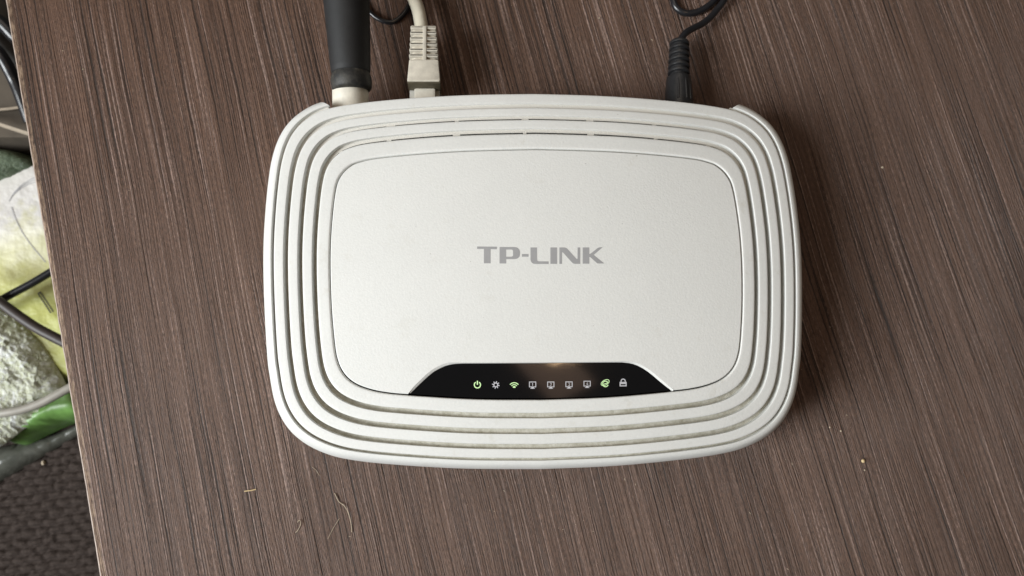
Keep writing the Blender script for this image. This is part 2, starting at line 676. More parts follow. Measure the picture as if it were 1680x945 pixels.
F.append(tuple(s * NR + NR - 1 for s in range(ns)))
mesh_obj('rim', V, F, M_SHELL, router, True, 45)

# lower case: follows the rim, stepped in at the back
V, F = [], []
low = [(-0.6, 14.5), (-0.25, 10.6), (-0.5, 7.0), (-1.4, 3.0), (-3.0, 0.6), (-4.0, 0.0)]
for (da, zz) in low:
    xo, yo = curve(85.5 + da, PH)
    xi, yi = curve(79.8 + da * 0.5, PH)
    backz = (PH > pi_out - 0.02) & (PH < math.pi - pi_out + 0.02)
    V += list(zip(np.where(backz, xi, xo), np.where(backz, yi, yo), np.where(backz & (zz > 14), 18.2, zz)))
for s in range(len(low) - 1):
    for i in range(NS):
        j = (i + 1) % NS
        F.append((s * NS + j, s * NS + i, (s + 1) * NS + i, (s + 1) * NS + j))
F.append(tuple(range((len(low) - 1) * NS, len(low) * NS)))
mesh_obj('lower_case', V, [tuple(reversed(f)) for f in F], M_CASE, router, True, 50)

# top panel with the recess for the indicator window
WIN = [(673.6, 645.7), (683, 636.3), (692.9, 626.8), (702, 618.3), (711.4, 610.7), (718, 606.7), (724.3, 603.5), (730, 601), (735.7, 599.2), (742, 597.8), (749, 597),
       (758.6, 596.5), (800, 596.3), (845, 596.1), (890, 595.9), (923, 595.5), (970, 595), (1010, 594.7), (1020, 594.8), (1031.4, 595.9), (1038.5, 597.5), (1045.7, 600),
       (1054.5, 604.6), (1062.9, 610.2), (1071.5, 617), (1080, 624.3), (1091.4, 633.6), (1102.9, 642.2)]
WP = np.array([on_dome(px, py, -0.5)[:2] for px, py in WIN])
tt = np.gradient(WP, axis=0)
nn = np.c_[-tt[:, 1], tt[:, 0]]
nn /= np.linalg.norm(nn, axis=1)[:, None]                # outward (towards +y)
xs = WP[:, 0]
offs = np.interp(np.linspace(0, 1, len(WP)), [0, 0.12, 0.3, 0.42, 0.62, 0.72, 0.9, 1], [0.75, 0.85, 0.75, 0.2, 0.2, 0.6, 0.75, 0.6])
OP = WP + nn * offs[:, None]
APN = 62.72


def hit_panel(P, a):
    """angle on curve a nearest to P"""
    q = np.linspace(-math.pi, 0, 4000)
    x, y = curve(a, q)
    return q[np.argmin(np.hypot(x - P[0], y - P[1]))]


qL, qR = hit_panel(OP[0], APN), hit_panel(OP[-1], APN)     # left and right tips on the seam
ph_main = np.concatenate([np.linspace(qR, math.pi, 240), np.linspace(math.pi, qL + 2 * math.pi, 110)[1:]])
x, y = curve(APN, ph_main)
outline = list(zip(x, y)) + [tuple(p) for p in OP[1:-1]]
V2, F2 = cdt([outline], 1.6, 0.35)
pm = MB()
pm.add([(a, b, dome(a, b)) for a, b in V2], F2)
V, F = sweep([(APN, 0.0), (62.86, -0.05), (62.95, -0.16), (62.98, -0.4), (62.98, -1.6)], ph_main, closed=False)
pm.add(V, [tuple(reversed(f)) for f in F][::1])
nw = len(WP)
OPp = OP.copy()
V = [(p[0], p[1], dome(*p)) for p in OPp] + [(p[0] * 0.15 + q[0] * 0.85, p[1] * 0.15 + q[1] * 0.85, dome(*q) - 0.5) for p, q in zip(OPp, WP)] + [(q[0], q[1], dome(*q) - 1.0) for q in WP]
F = [(s * nw + i, s * nw + i + 1, (s + 1) * nw + i + 1, (s + 1) * nw + i) for s in range(2) for i in range(nw - 1)]
pm.add(V, F)
pm.build('top_panel', M_PANEL, router, True, 32)

pb = np.linspace(hit_panel(WP[0], 62.9) - 0.004, hit_panel(WP[-1], 62.9) + 0.004, 90)
x, y = curve(62.92, pb)
wout = list(zip(x, y)) + [tuple(p) for p in WP[::-1]]
V2, F2 = cdt([wout], 1.5, 0.3)
WZ = -0.55
win = mesh_obj('indicator_window', [(a, b, dome(a, b) + WZ) for a, b in V2], F2, M_BLACK_GLOSS, router)

# lettering
S8 = 1680 / 260.0
LET = [
    [[(147, 158), (358, 160), (356, 187), (290, 186), (290, 336), (219, 336), (219, 184), (147, 184)]],
    [[(385, 163), (540, 163), (562, 166), (580, 174), (594, 190), (601, 212), (601, 242), (596, 264), (580, 282), (562, 289), (540, 292), (455, 292), (455, 338), (385, 338)],
     [(455, 190), (510, 190), (522, 194), (528, 204), (528, 252), (522, 262), (510, 266), (455, 266)]],
    [[(622, 238), (692, 238), (692, 266), (622, 266)]],
    [[(713, 168), (782, 168), (782, 296), (785, 308), (796, 315), (905, 316), (905, 343), (768, 343), (745, 340), (728, 331), (717, 315), (713, 294)]],
    [[(924, 168), (995, 168), (995, 342), (924, 342)]],
    [[(1019, 168), (1070, 168), (1088, 172), (1103, 182), (1200, 288), (1208, 290), (1212, 284), (1212, 168), (1240, 168), (1240, 342), (1184, 342), (1168, 338), (1153, 328), (1056, 220), (1050, 218), (1047, 226), (1047, 342), (1019, 342)]],
    [[(1266, 168), (1336, 168), (1336, 236), (1346, 236), (1428, 172), (1446, 167), (1478, 165), (1383, 247), (1495, 337), (1440, 339), (1420, 336), (1346, 270), (1336, 270), (1336, 340), (1266, 340)]],
]
for polys in LET:
    P2 = [[tuple(on_dome(760 + a / S8, 380 + b / S8)[:2]) for a, b in pl] for pl in polys]
    V2, F2 = cdt(P2)
    mesh_obj('logo_letter', [(a, b, dome(a, b) + 0.03) for a, b in V2], F2, M_LOGO, router, False)


# indicator icons
def stroke(pts, wd, closed=False):
    P = np.array(pts, float)
    if closed:
        T = np.roll(P, -1, 0) - np.roll(P, 1, 0)
    else:
        T = np.gradient(P, axis=0)
    T /= np.linalg.norm(T, axis=1)[:, None] + 1e-9
    Nn = np.c_[-T[:, 1], T[:, 0]] * wd / 2
    n = len(P)
    V = list(P + Nn) + list(P - Nn)
    F = [(i, (i + 1) % n, n + (i + 1) % n, n + i) for i in range(n if closed else n - 1)]
    return V, F


def arc(cx, cy, r, a0, a1, n=20, ry=None, tilt=0):
    q = np.radians(np.linspace(a0, a1, n))
    x, y = r * np.cos(q), (ry or r) * np.sin(q)
    t = math.radians(tilt)
    return np.c_[cx + x * math.cos(t) - y * math.sin(t), cy + x * math.sin(t) + y * math.cos(t)]


def bar(x0, y0, x1, y1, wd):
    return stroke([(x0, y0), (x1, y1)], wd)


def frame(x0, y0, x1, y1, wd):
    h = wd / 2
    return [bar(x0 - h, y0, x1 + h, y0, wd), bar(x0 - h, y1, x1 + h, y1, wd), bar(x0, y0 + h, x0, y1 - h, wd), bar(x1, y0 + h, x1, y1 - h, wd)]


DIG = {1: [bar(0, -2.6, 0, 2.4, 1.1), bar(-1.0, -2.0, 0, -2.6, 0.8)],
       2: [stroke([(-1.4, -2.0), (0, -2.6), (1.4, -1.8), (1.2, -0.6), (-1.4, 2.2), (1.5, 2.2)], 0.9)],
       3: [stroke([(-1.4, -2.4), (0.6, -2.5), (1.4, -1.4), (0.2, -0.2), (1.5, 1.0), (0.6, 2.3), (-1.4, 2.2)], 0.9)],
       4: [stroke([(0.8, 2.5), (0.8, -2.6), (-1.6, 1.0), (1.9, 1.0)], 0.9)]}
ICONS = []
ICONS.append((783.2, 630.8, M_LED, [stroke(arc(0, 0.6, 5.1, -58, 238, 26), 1.6), bar(0, -6.0, 0, 0.4, 1.9)]))
gear = [stroke(arc(0, 0, 3.2, 0, 360, 25)[:-1], 1.7, True)]
for q in range(8):
    c_, s_ = math.cos(q * math.pi / 4 + 0.2), math.sin(q * math.pi / 4 + 0.2)
    gear.append(bar(3.7 * c_, 3.7 * s_, 6.2 * c_, 6.2 * s_, 1.5))
ICONS.append((813.4, 631.5, M_ICON, gear))
ICONS.append((843.6, 632.0, M_LED, [stroke(arc(0, 4.8, 8.9, -140, -40, 18), 1.4), stroke(arc(0, 4.8, 5.7, -140, -40, 14), 1.3), stroke(arc(0, 4.8, 2.0, -150, -30, 10), 2.6)]))
for d_, (ix, iy) in zip((1, 2, 3, 4), ((873.8, 631.5), (903.6, 631.5), (933.5, 631.3), (963.2, 630.2))):
    ICONS.append((ix, iy, M_ICON, frame(-5.2, -4.8, 5.2, 3.2, 1.3) + [bar(0, 3.8, 0, 5.4, 4.2), bar(-3.6, 5.7, 3.6, 5.7, 1.0)] + [(np.array(V) * 0.92 + [0, -0.7], F) for V, F in DIG[d_]]))
ICONS.append((993.0, 628.3, M_LED, [stroke(arc(0.4, 1.6, 4.6, 20, 330, 24), 1.3), stroke(arc(-0.2, -0.6, 7.2, 0, 360, 32, 4.0, -30)[:-1], 1.0, True), bar(-3.2, 2.4, 4.0, -0.4, 1.1)]))
ICONS.append((1022.3, 628.0, M_ICON, frame(-4.9, -0.6, 4.9, 5.0, 1.7) + [bar(-5.0, 1.0, 5.0, 1.0, 2.2), stroke(np.vstack([[(-3.4, -0.4)], arc(0, -2.6, 3.4, 180, 360, 14), [(3.4, -0.4)]]), 1.8)]))
for ix, iy, mt, shapes in ICONS:
    mi = MB()
    lift = 0.0
    for V, F in shapes:
        lift += 0.004
        W = [on_dome(ix + p[0], iy + p[1], WZ) for p in V]
        Fo = []
        for f in F:
            a = sum(W[f[i]][0] * W[f[(i + 1) % 4]][1] - W[f[i]][1] * W[f[(i + 1) % 4]][0] for i in range(4))
            Fo.append(f if a > 0 else tuple(reversed(f)))
        mi.add([(p[0], p[1], dome(p[0], p[1]) + WZ + 0.02 + lift) for p in W], Fo)
    mi.build('indicator_icon', mt, win, False)

# antenna on its hinge
A0 = at(577.5, 149, 14.0)
A1 = at(568.5, 0, 18.5)
ad = (A1 - A0) / np.linalg.norm(A1 - A0)
L1 = np.linalg.norm(A1 - A0)
ant = [(5.7, 5.6), (5.75, 6.15), (6.0, 6.4), (8, 6.6), (14, 6.9), (L1, 7.6), (L1 + 20, 7.6), (L1 + 70, 6.6), (L1 + 125, 5.0), (L1 + 128, 4.4), (L1 + 129, 2.5)]
antenna = tube('antenna', [A0 + ad * s for s, r in ant], [r for s, r in ant], M_RUBBER, router, 40, 50)
st0 = at(576, 150, 13.0)
tube('antenna_collar', [A0 + ad * q for q in (0, 0.2, 1.0, 3.4, 4.6, 5.4, 5.9)], [4.9, 6.1, 6.6, 6.75, 6.6, 6.3, 6.15], M_COLLAR, antenna, 40, 50)
stub = [((-7.0), 6.1), (0.6, 6.1), (1.2, 5.9), (1.6, 5.3)]
stub_y0 = st0[1]
tube('hinge_stub', [np.array([st0[0] - 0.3, stub_y0 + s * 1.0, 12.6 + 0.25 * s]) for s in (-12, -4, 0.0, 1.2, 2.0)], [5.95, 5.95, 5.95, 5.8, 5.3], M_STUB, router, 36, 50)

# ---------------------------------------------------------------- network cable
net = empty('network_cable', tuple(at(694, 150, 0)))
tag(net, 'cream network cable with a ribbed beige boot plugged into the back of the router', 'network cable')
ZB = 16.5
y_s = at(695, 133.5, ZB)
y_e = at(691, 43, ZB - 1.0)
cxp = y_s[0]
yb0, yb1 = y_s[1], y_e[1]
hw0 = 56.6 * (CAM[2] - ZB) * 1.02 / FPX / 2
hw1 = hw0 * 0.90
ysol = at(695, 97, ZB)[1]
V, F = rbox(cxp - hw1 * 0.985, cxp + hw1 * 0.985, yb0, ysol, ZB - 11, ZB, 0.45, hw0 - hw1)
MB().add(V, F).build('boot', M_BEIGE, net)
core = MB()
xe = y_e[0]
core.add(*rbox(cxp - hw1 * 0.82, cxp + hw1 * 0.82, ysol - 0.3, yb1 - 0.6, ZB - 10, ZB - 1.3, 0.8))
core.build('boot_core', M_BEIGE, net)
nr = 6
pit = (yb1 - ysol) / nr
sp = MB()
sp.add(*rbox(cxp + 0.25 - 0.62, cxp + 0.25 + 0.62, ysol - 0.5, yb1 - 0.4, ZB - 2.5, ZB - 0.02, 0.2))
sp.build('boot_spine', M_BEIGE, net)
for i in range(nr):
    ya = ysol + pit * i + 0.95
    yb = ysol + pit * (i + 1) if i < nr - 1 else yb1
    if i == nr - 1: ya -= 0.1
    t = (i + 1) / nr
    hwi = hw1 * (1 - 0.13 * t)
    rb = MB()
    rb.add(*rbox(cxp - hwi - 0.2 * t, cxp + hwi - 0.2 * t, ya, yb, ZB - 10.5, ZB - 0.35 * t - 0.06, 0.35))
    rb.build('boot_rib', M_BEIGE, net)
MB().add(*rbox(cxp - hw0 * 0.97, cxp + hw0 * 0.99, yb0 - 0.5, yb0 + 0.4, ZB - 9, ZB - 0.35, 0.15)).build('boot_lip', M_BOOT_END, net)  # dark brown slab across the boot's front end
V, F = rbox(cxp - hw0 * 0.93, cxp + hw0 * 0.93, yb0 - 12, yb0 - 0.3, ZB - 11.5, ZB - 6.0, 0.3)
MB().add(V, F).build('plug', M_CLEAR, net)
MB().add(*rbox(cxp - hw0 * 0.62, cxp + hw0 * 0.66, yb0 - 10, yb0 - 0.4, ZB - 6.2, ZB - 4.2, 0.5)).build('latch', M_STUB, net)
cp = [np.array([xe + 0.1, yb1 - 3, ZB - 5.6]), np.array([xe - 0.1, yb1 + 1.0, ZB - 5.6]), at(687, 20, 11), at(680, 0, 10), at(668, -25, 8), at(640, -70, 4.5), at(590, -130, 2.4), at(560, -210, 2.3)]
tube('cord', catmull(cp, 8), 2.3, M_CREAM, net, 18)

# ---------------------------------------------------------------- power cable
pwr = empty('power_cable', tuple(at(1114, 150, 0)))
tag(pwr, 'glossy black power cable with ribbed strain relief plugged into the router back', 'power cable')
ZP = 9.5
b0 = at(1114, 175, ZP)
b1 = at(1113.5, 127, ZP)
s1 = at(1114.5, 70, ZP - 1.5)
bd = b1 - b0
barrel = MB()
V, F = tube_data([b0 - bd * 0.2, b0, b0 + bd * 0.45, b0 + bd * 0.8, b0 + bd * 0.97, b1], [4.9, 4.85, 4.7, 4.4, 4.2, 3.6], 28)
barrel.add(V, F).build('plug', M_DC, pwr, True, 40)
for dx in (-1.4, 1.5, 3.1):
    zt = math.sqrt(max(0.1, 4.7 ** 2 - dx * dx))
    rb = MB()
    for (t0, t1) in ((0.12, 0.82),):
        pA = b0 + bd * t0 + np.array([dx, 0, zt - 0.02])
        pB = b0 + bd * t1 + np.array([dx * 0.86, 0, zt - 0.50])
        rb.add(*tube_data([pA, pA * 0.5 + pB * 0.5 + np.array([0, 0, 0.12]), pB], [0.42, 0.45, 0.3], 8))
    rb.build('grip_ridge', M_DC, pwr)
sr = []
rad = []
sd = s1 - b1
nrib = 6
sr.append(b1 - sd * 0.05); rad.append(3.1)
for i in range(nrib):
    t0 = i / nrib
    for dt, r in ((0.03, 2.55), (0.42, 2.55), (0.5, 3.2), (0.62, 3.3), (0.85, 3.3), (0.95, 3.15)):
        sr.append(b1 + sd * (t0 + dt / nrib))
        rad.append(r * 1.16 * (1 - 0.10 * t0))
sr += [s1, s1 + sd * 0.03]
rad += [2.5, 1.7]
tube('strain_relief', sr, rad, M_DC, pwr, 26, 35)
pc = [s1 - sd * 0.1, s1 + sd * 0.03, at(1124, 55, 7.2), at(1136, 47, 6.0), at(1152, 39, 4.6), at(1166, 28, 3.6), at(1177, 15, 3.2), at(1188, 0, 3.0), at(1205, -32, 2.6), at(1222, -75, 1.6), at(1222, -120, 1.3), at(1205, -125, 2.2), at(1196, -80, 2.4),
      at(1190, -30, 1.6), at(1176, -4, 1.25), at(1160, 11, 1.25), at(1142, 20, 1.25), at(1124, 21.5, 1.25), at(1111, 14, 1.25), at(1105, 2, 1.25), at(1103, -20, 1.25), at(1108, -70, 1.25), at(1122, -140, 1.25), at(1150, -220, 1.25)]
tube('cord', catmull(pc, 9), 1.2, M_CORD, pwr, 16)
tie = catmull([at(520, -150, 0.9), at(555, -75, 0.9), at(585, -18, 0.9), at(597, 6, 0.9), at(607, 20, 0.9), at(620, 30.5, 0.9), at(634, 36, 0.9), at(646, 35.5, 0.9), at(657, 28, 0.9), at(667, 16, 0.9), at(682, -14, 0.9), at(700, -70, 0.9), at(712, -160, 0.9)], 8)
lc = tube('cord', tie, 0.85, M_CORD, None, 14)
tag(lc, 'thin black cord looping on the desk between antenna and cream network cable', 'cord')

# ---------------------------------------------------------------- crumbs and lint on the desk
M_LINT = plain('lint', (0.46, 0.38, 0.28), 0.8, 0.2, 1)
M_CRUMB = plain('crumb', (0.62, 0.47, 0.26), 0.8, 0.2, 1)


def lint(pts, r, label, mt=M_LINT):
    r *= 0.8
    P = [at(px, py, r * 0.8 + h) for px, py, h in pts]
    o = tube('lint_strand', catmull(P, 6), r, mt, None, 6)
    tag(o, label, 'lint')


lint([(549, 809, .1), (553, 818, .3), (557, 824, .2), (565, 830, .4), (572, 843, .5), (576, 858, .3), (577, 873, .1)], 0.16, 'long curved pale lint strand on the desk below the router front')
lint([(401, 806, .1), (406, 805.2, .2), (412, 804.6, .2), (420, 802.6, .0)], 0.26, 'short straight yellowish lint strand on the desk below the router left corner', M_CRUMB)
lint([(557, 850, .0), (552, 858, .2), (546, 868, .1), (538, 884, .0)], 0.10, 'faint straight lint strand slanting beside the long curved strand')
lint([(488, 857, .0), (491, 853.5, .3), (493.5, 858, .2), (490, 868, .1), (485, 874, .0)], 0.14, 'small hooked lint strand on the desk left of the long curved strand')
lint([(512, 766, .0), (518, 771, .2), (524, 780, .0)], 0.09, 'tiny lint strand close under the router front edge')


def crumb(px, py, r, label, seed, mt=M_CRUMB, z=0.0, sx=1.0):
    p = at(px, py, z)
    rr = random.Random(seed)
    V, F = [], []
    nl, nsg = 6, 8
    for i in range(nl + 1):
        for k in range(nsg):
            t, a = math.pi * i / nl, 2 * math.pi * k / nsg
            q = r * (1 + (rr.random() - 0.5) * 0.35)
            V.append((p[0] + q * sx * math.sin(t) * math.cos(a), p[1] + q * math.sin(t) * math.sin(a), p[2] + r * 0.75 + q * 0.75 * math.cos(t)))
    for i in range(nl):
        for k in range(nsg):
            k2 = (k + 1) % nsg
            F.append((i * nsg + k, (i + 1) * nsg + k, (i + 1) * nsg + k2, i * nsg + k2))
    o = mesh_obj('crumb', V, F, mt, None, True, 60)
    tag(o, label, 'crumb')


crumb(1415, 756, 0.62, 'largest pale crumb on the desk right of the router front corner', 3)
crumb(1418, 771, 0.28, 'tiny whitish crumb just under the largest crumb', 5, M_LINT)
crumb(1447, 275, 0.45, 'pale crumb on the dark desk right of the router back corner', 8, M_LINT)
crumb(1361, 701, 0.3, 'left one of two small crumbs on the desk near the router front right', 11, M_LINT)
crumb(1379, 707, 0.34, 'right one of two small crumbs on the desk near the router front right', 12, M_LINT)
crumb(137, 114, 0.3, 'tiny pale crumb near the desk left edge at the back', 14, M_LINT)
crumb(983, 30, 0.3, 'tiny crumb on the desk behind the router between its two cables', 15, M_LINT)

# fine dust: too many grains to count, one object
rr = random.Random(77)
du = MB()
for i in range(520):
    if i % 3 == 0:
        px, py = rr.gauss(1330, 90), rr.gauss(500, 210)
    elif i % 3 == 1:
        px, py = rr.gauss(880, 260), rr.choice([rr.gauss(60, 50), rr.gauss(850, 60)])
    else:
        px, py = rr.uniform(90, 1680), rr.uniform(0, 945)
    p = at(px, py, 0)
    if (p - e0) @ ndir < 3: continue
    r = 0.05 + 0.11 * rr.random() ** 3
    el = 1 + (rr.random() < 0.2) * rr.uniform(1, 5)
    an = rr.random() * 6.3
    u = np.array([math.cos(an), math.sin(an), 0]) * r * el
    v = np.array([-math.sin(an), math.cos(an), 0]) * r
    c = np.array([p[0], p[1], 0.01])
    h = np.array([0, 0, r * 0.9])
    du.add([c + u, c + v, c - u * rr.uniform(.6, 1), c - v, c + h], [(0, 1, 4), (1, 2, 4), (2, 3, 4), (3, 0, 4), (3, 2, 1, 0)])
tag(du.build('dust', M_LINT, None, False), kind='stuff')

# ---------------------------------------------------------------- below the desk on the left
ZS = -190.0


def seat_mat():
    m, nt, bs = mat('woven_brown')
    co = objco(nt)
    a = noise_node(nt, co, 0.9, 5, 0.7)
    c = ramp(nt, a, [(0.3, (0.027, 0.020, 0.017)), (0.7, (0.068, 0.053, 0.046))])
    nt.links.new(c, bs.inputs['Base Color'])
    bs.inputs['Roughness'].default_value = 0.95
    bs.inputs['Specular IOR Level'].default_value = 0.15
    bump(nt, bs, noise_node(nt, co, 1.6, 4, 0.7), 0.6, 0.0006)
    return m


M_SEAT = seat_mat()
sx0, sx1, sy0, sy1 = -360.0, -150.0, -230.0, 270.0
stp = 0.85
gx, gy = np.arange(sx0, sx1, stp), np.arange(sy0, sy1, stp)
GX, GY = np.meshgrid(gx, gy)
tl = math.radians(7)
U = GX * math.cos(tl) + GY * math.sin(tl)
W_ = -GX * math.sin(tl) + GY * math.cos(tl)
rs = np.random.RandomState(2)


def vnoise(X, Y, s, seed):
    r = np.random.RandomState(seed).rand(256, 256)
    X, Y = X / s, Y / s
    xi, yi = np.floor(X).astype(int), np.floor(Y).astype(int)
    fx, fy = X - xi, Y - yi
    fx, fy = fx * fx * (3 - 2 * fx), fy * fy * (3 - 2 * fy)
    g = lambda i, j: r[i % 256, j % 256]
    return (g(xi, yi) * (1 - fx) + g(xi + 1, yi) * fx) * (1 - fy) + (g(xi, yi + 1) * (1 - fx) + g(xi + 1, yi + 1) * fx) * fy


W2 = W_ + 1.3 * (vnoise(U, W_, 11, 5) - 0.5) + 1.5 * (vnoise(U, W_, 4.5, 7) - 0.5)
row = np.floor(W2 / 4.6)
frac = W2 / 4.6 - row
Hh = 4.0 * np.clip(1 - np.abs(2 * frac - 1) ** 3, 0, 1)
st_ = (U + (row % 2) * 4.0 + 2.2 * vnoise(row * 7.3, U, 9, 3)) / 8.0
fs = st_ - np.floor(st_)
Hh = Hh * (0.62 + 0.38 * np.sqrt(np.clip(1 - (2 * fs - 1) ** 2, 0, 1))) + 0.5 * vnoise(U, W_, 2.2, 9)
nxs, nys = len(gx), len(gy)
V = np.c_[GX.ravel(), GY.ravel(), (ZS - 1.6 + Hh).ravel()]
idx = np.arange(nxs * nys).reshape(nys, nxs)
F = np.c_[idx[:-1, :-1].ravel(), idx[:-1, 1:].ravel(), idx[1:, 1:].ravel(), idx[1:, :-1].ravel()]
nb = len(V)
V = np.vstack([V, [(sx0, sy0, ZS - 45), (gx[-1], sy0, ZS - 45), (gx[-1], gy[-1], ZS - 45), (sx0, gy[-1], ZS - 45)]])
F = [tuple(f) for f in F] + [(nb + 3, nb + 2, nb + 1, nb)]
F += [tuple(idx[0, ::-1]) + (nb, nb + 1), tuple(idx[-1, :]) + (nb + 2, nb + 3), tuple(idx[:, 0]) + (nb + 3, nb), tuple(idx[::-1, -1]) + (nb + 1, nb + 2)]
seat = mesh_obj('seat_cushion', V, F, M_SEAT, None, True)
tag(seat, 'dark brown coarse woven seat cushion below the desk edge at lower left', 'cushion')


def lump(name, poly_px, z0, h, mt, parent=None, amp=1.5, fs=0.05, seed=1, step=3.0, edge=8.0, angle=None, tilt=(0, 0), flat=False):
    """closed soft body: outline given in photo pixels, rising by h from base z0, with crumpled top"""
    P = [tuple(at(px, py, z0)[:2]) for px, py in poly_px]
    Pc = [tuple(p) for p in catmull([np.array(p) for p in P], 5, True)]
    V2, F2 = cdt([Pc], step, step * 0.4)
    B = np.array(Pc)
    top = []
    for (x, y) in V2:
        d = np.min(np.hypot(B[:, 0] - x, B[:, 1] - y))
        e = 1 - (1 - min(1, d / edge)) ** 2
        nz = noise.noise(Vector((x * fs, y * fs, seed))) + 0.5 * noise.noise(Vector((x * fs * 2.3, y * fs * 2.3, seed + 4)))
        cr = 1 - abs(noise.noise(Vector((x * fs * 1.7 + 3, y * fs * 1.7, seed + 9)))) * 2
        top.append((x, y, z0 + 0.6 + e * (h + amp * nz + amp * 0.6 * cr) + tilt[0] * (x - B[:, 0].mean()) + tilt[1] * (y - B[:, 1].mean())))
    n = len(V2)
    V = top + [(x, y, min(z0, t[2] - 0.5)) for (x, y), t in zip(V2, top)]
    F = list(F2) + [tuple(i + n for i in reversed(f)) for f in F2]
    cnt = {}
    for f in F2:
        for i in range(len(f)):
            e = (f[i], f[(i + 1) % len(f)])
            cnt[e] = cnt.get(e, 0) + 1
    for (a, b) in cnt:
        if (b, a) not in cnt:
            F.append((b, a, a + n, b + n))
    return mesh_obj(name, V, F, mt, parent, not flat, angle)


def crinkle_mat(name, col, col2, rough, trans=0.0, scale=0.12, bs_=1.0, white=0.0):
    m, nt, bs = mat(name)
    co = objco(nt)
    a = noise_node(nt, co, scale, 6, 0.65, 1.5)
    b = noise_node(nt, mapping(nt, co, (1, 1, 1), (40, 3, 9)), scale * 2.5, 5, 0.6, 2.0)
    c = ramp(nt, b, [(0.35, col), (0.65, col2)])
    if white:
        c = mix(nt, ramp(nt, a, [(0.50, 0.0), (0.58, white)]), c, (0.92, 0.94, 0.92))  # white flecks put glints on the crinkles into the colour
    nt.links.new(c, bs.inputs['Base Color'])
    bs.inputs['Roughness'].default_value = rough
    bs.inputs['Transmission Weight'].default_value = trans
    bs.inputs['IOR'].default_value = 1.35
    h = mth(nt, 'ADD', a, mth(nt, 'MULTIPLY', b, 0.5))
    bump(nt, bs, h, bs_, 0.006)
    return m


M_WRAP = crinkle_mat('clear_wrap', (0.60, 0.63, 0.42), (0.84, 0.86, 0.76), 0.14, 0.10, 0.13, 0.7, 0.9)
M_GREENBAG = crinkle_mat('dull_green_bag', (0.07, 0.10, 0.06), (0.16, 0.20, 0.13), 0.35, 0.0, 0.08, 0.6)
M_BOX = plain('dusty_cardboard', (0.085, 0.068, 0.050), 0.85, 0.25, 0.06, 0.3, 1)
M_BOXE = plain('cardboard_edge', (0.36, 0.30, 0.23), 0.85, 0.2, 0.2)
M_DARK = plain('dark_box', (0.035, 0.030, 0.026), 0.6, 0.3, 0.05)
M_GREY = plain('grey_metal', (0.20, 0.195, 0.185), 0.45, 0.3, 0.08)
M_TAN = plain('grey_cord', (0.33, 0.31, 0.27), 0.5, 0.1, 0.3)
M_BROWNC = plain('brown_black_cord', (0.040, 0.030, 0.026), 0.5, 0.2, 0.2)
M_GREENP = plain('bright_green_pack', (0.15, 0.30, 0.075), 0.4, 0.25, 0.10, 0.3, 0.3)
M_FILM = crinkle_mat('dark_film', (0.080, 0.083, 0.070), (0.115, 0.117, 0.100), 0.22, 0.0, 0.025, 0.15)


def paper_mat():
    m, nt, bs = mat('printed_paper')
    co = objco(nt)
    wa = noise_node(nt, co, 0.035, 4, 0.6)
    sep = N(nt, 'ShaderNodeSeparateXYZ')
    nt.links.new(co, sep.inputs[0])
    yy = mth(nt, 'ADD', sep.outputs[1], mth(nt, 'MULTIPLY', mth(nt, 'SUBTRACT', wa, 0.5), 46.0))
    yy = mth(nt, 'ADD', yy, mth(nt, 'MULTIPLY', sep.outputs[0], -0.35))
    f = mth(nt, 'MULTIPLY', mth(nt, 'ADD', yy, 40.0), 1 / 90.0, True)
    c = ramp(nt, f, [(0.10, (0.42, 0.43, 0.12)), (0.30, (0.50, 0.49, 0.20)), (0.46, (0.66, 0.64, 0.50)), (0.62, (0.62, 0.60, 0.58)), (1.0, (0.62, 0.60, 0.56))])
    st = noise_node(nt, mapping(nt, co, (1, 1, 1), (12, 5, 0)), 0.05, 4, 0.6)
    c = mix(nt, ramp(nt, st, [(0.55, 0.0), (0.68, 0.55)]), c, (0.48, 0.46, 0.20))
    nt.links.new(c, bs.inputs['Base Color'])
    bs.inputs['Roughness'].default_value = 0.5
    bump(nt, bs, noise_node(nt, co, 0.09, 3, 0.5), 0.5, 0.004)
    return m


M_PAPER = paper_mat()

# printed packet (white above, yellow-green below)
pk_o = at(60, 390, -170)
packet = lump('printed_packet', [(-90, 345), (-30, 318), (20, 296), (52, 276), (100, 262), (190, 330), (200, 480), (190, 640), (120, 640), (40, 590), (-60, 540), (-100, 440)], ZS + 1.5, 24, M_PAPER, None, 1.6, 0.018, 5, 4, 14)
me = packet.data
ctr = Vector(np.array(at(60, 400, ZS + 22)) * MM)
me.transform(Matrix.Translation(-ctr))
packet.location = ctr
tag(packet, 'white and yellow green printed packet lying below the desk edge', 'packet')
zp = ZS + 26.5
M_ARC = plain('grey_print', (0.36, 0.36, 0.37), 0.6, 0.1)
M_INK = plain('dark_print', (0.06, 0.06, 0.05), 0.6, 0.1)


def drape(pts, wd, mt, name):
    """thin printed line following the packet's surface"""
    import bpy as _b
    V, F = stroke([tuple(p) for p in pts], wd)
    deps = packet.data
    from mathutils.bvhtree import BVHTree
    tree = BVHTree.FromPolygons([v.co + packet.location for v in deps.vertices], [p.vertices for p in deps.polygons])
    W = []
    for (x, y) in V:
        hit = tree.ray_cast(Vector((x * MM, y * MM, 0.0)), Vector((0, 0, -1)))
        W.append((x, y, (hit[0].z / MM if hit[0] else zp) + 0.25))
    Fo = []
    for f in F:
        a = sum(W[f[i]][0] * W[f[(i + 1) % 4]][1] - W[f[i]][1] * W[f[(i + 1) % 4]][0] for i in range(4))
        Fo.append(f if a > 0 else tuple(reversed(f)))
    mesh_obj(name, W, Fo, mt, packet, False)


def pxs(lst):
    return [at(a, b, zp)[:2] for a, b in lst]


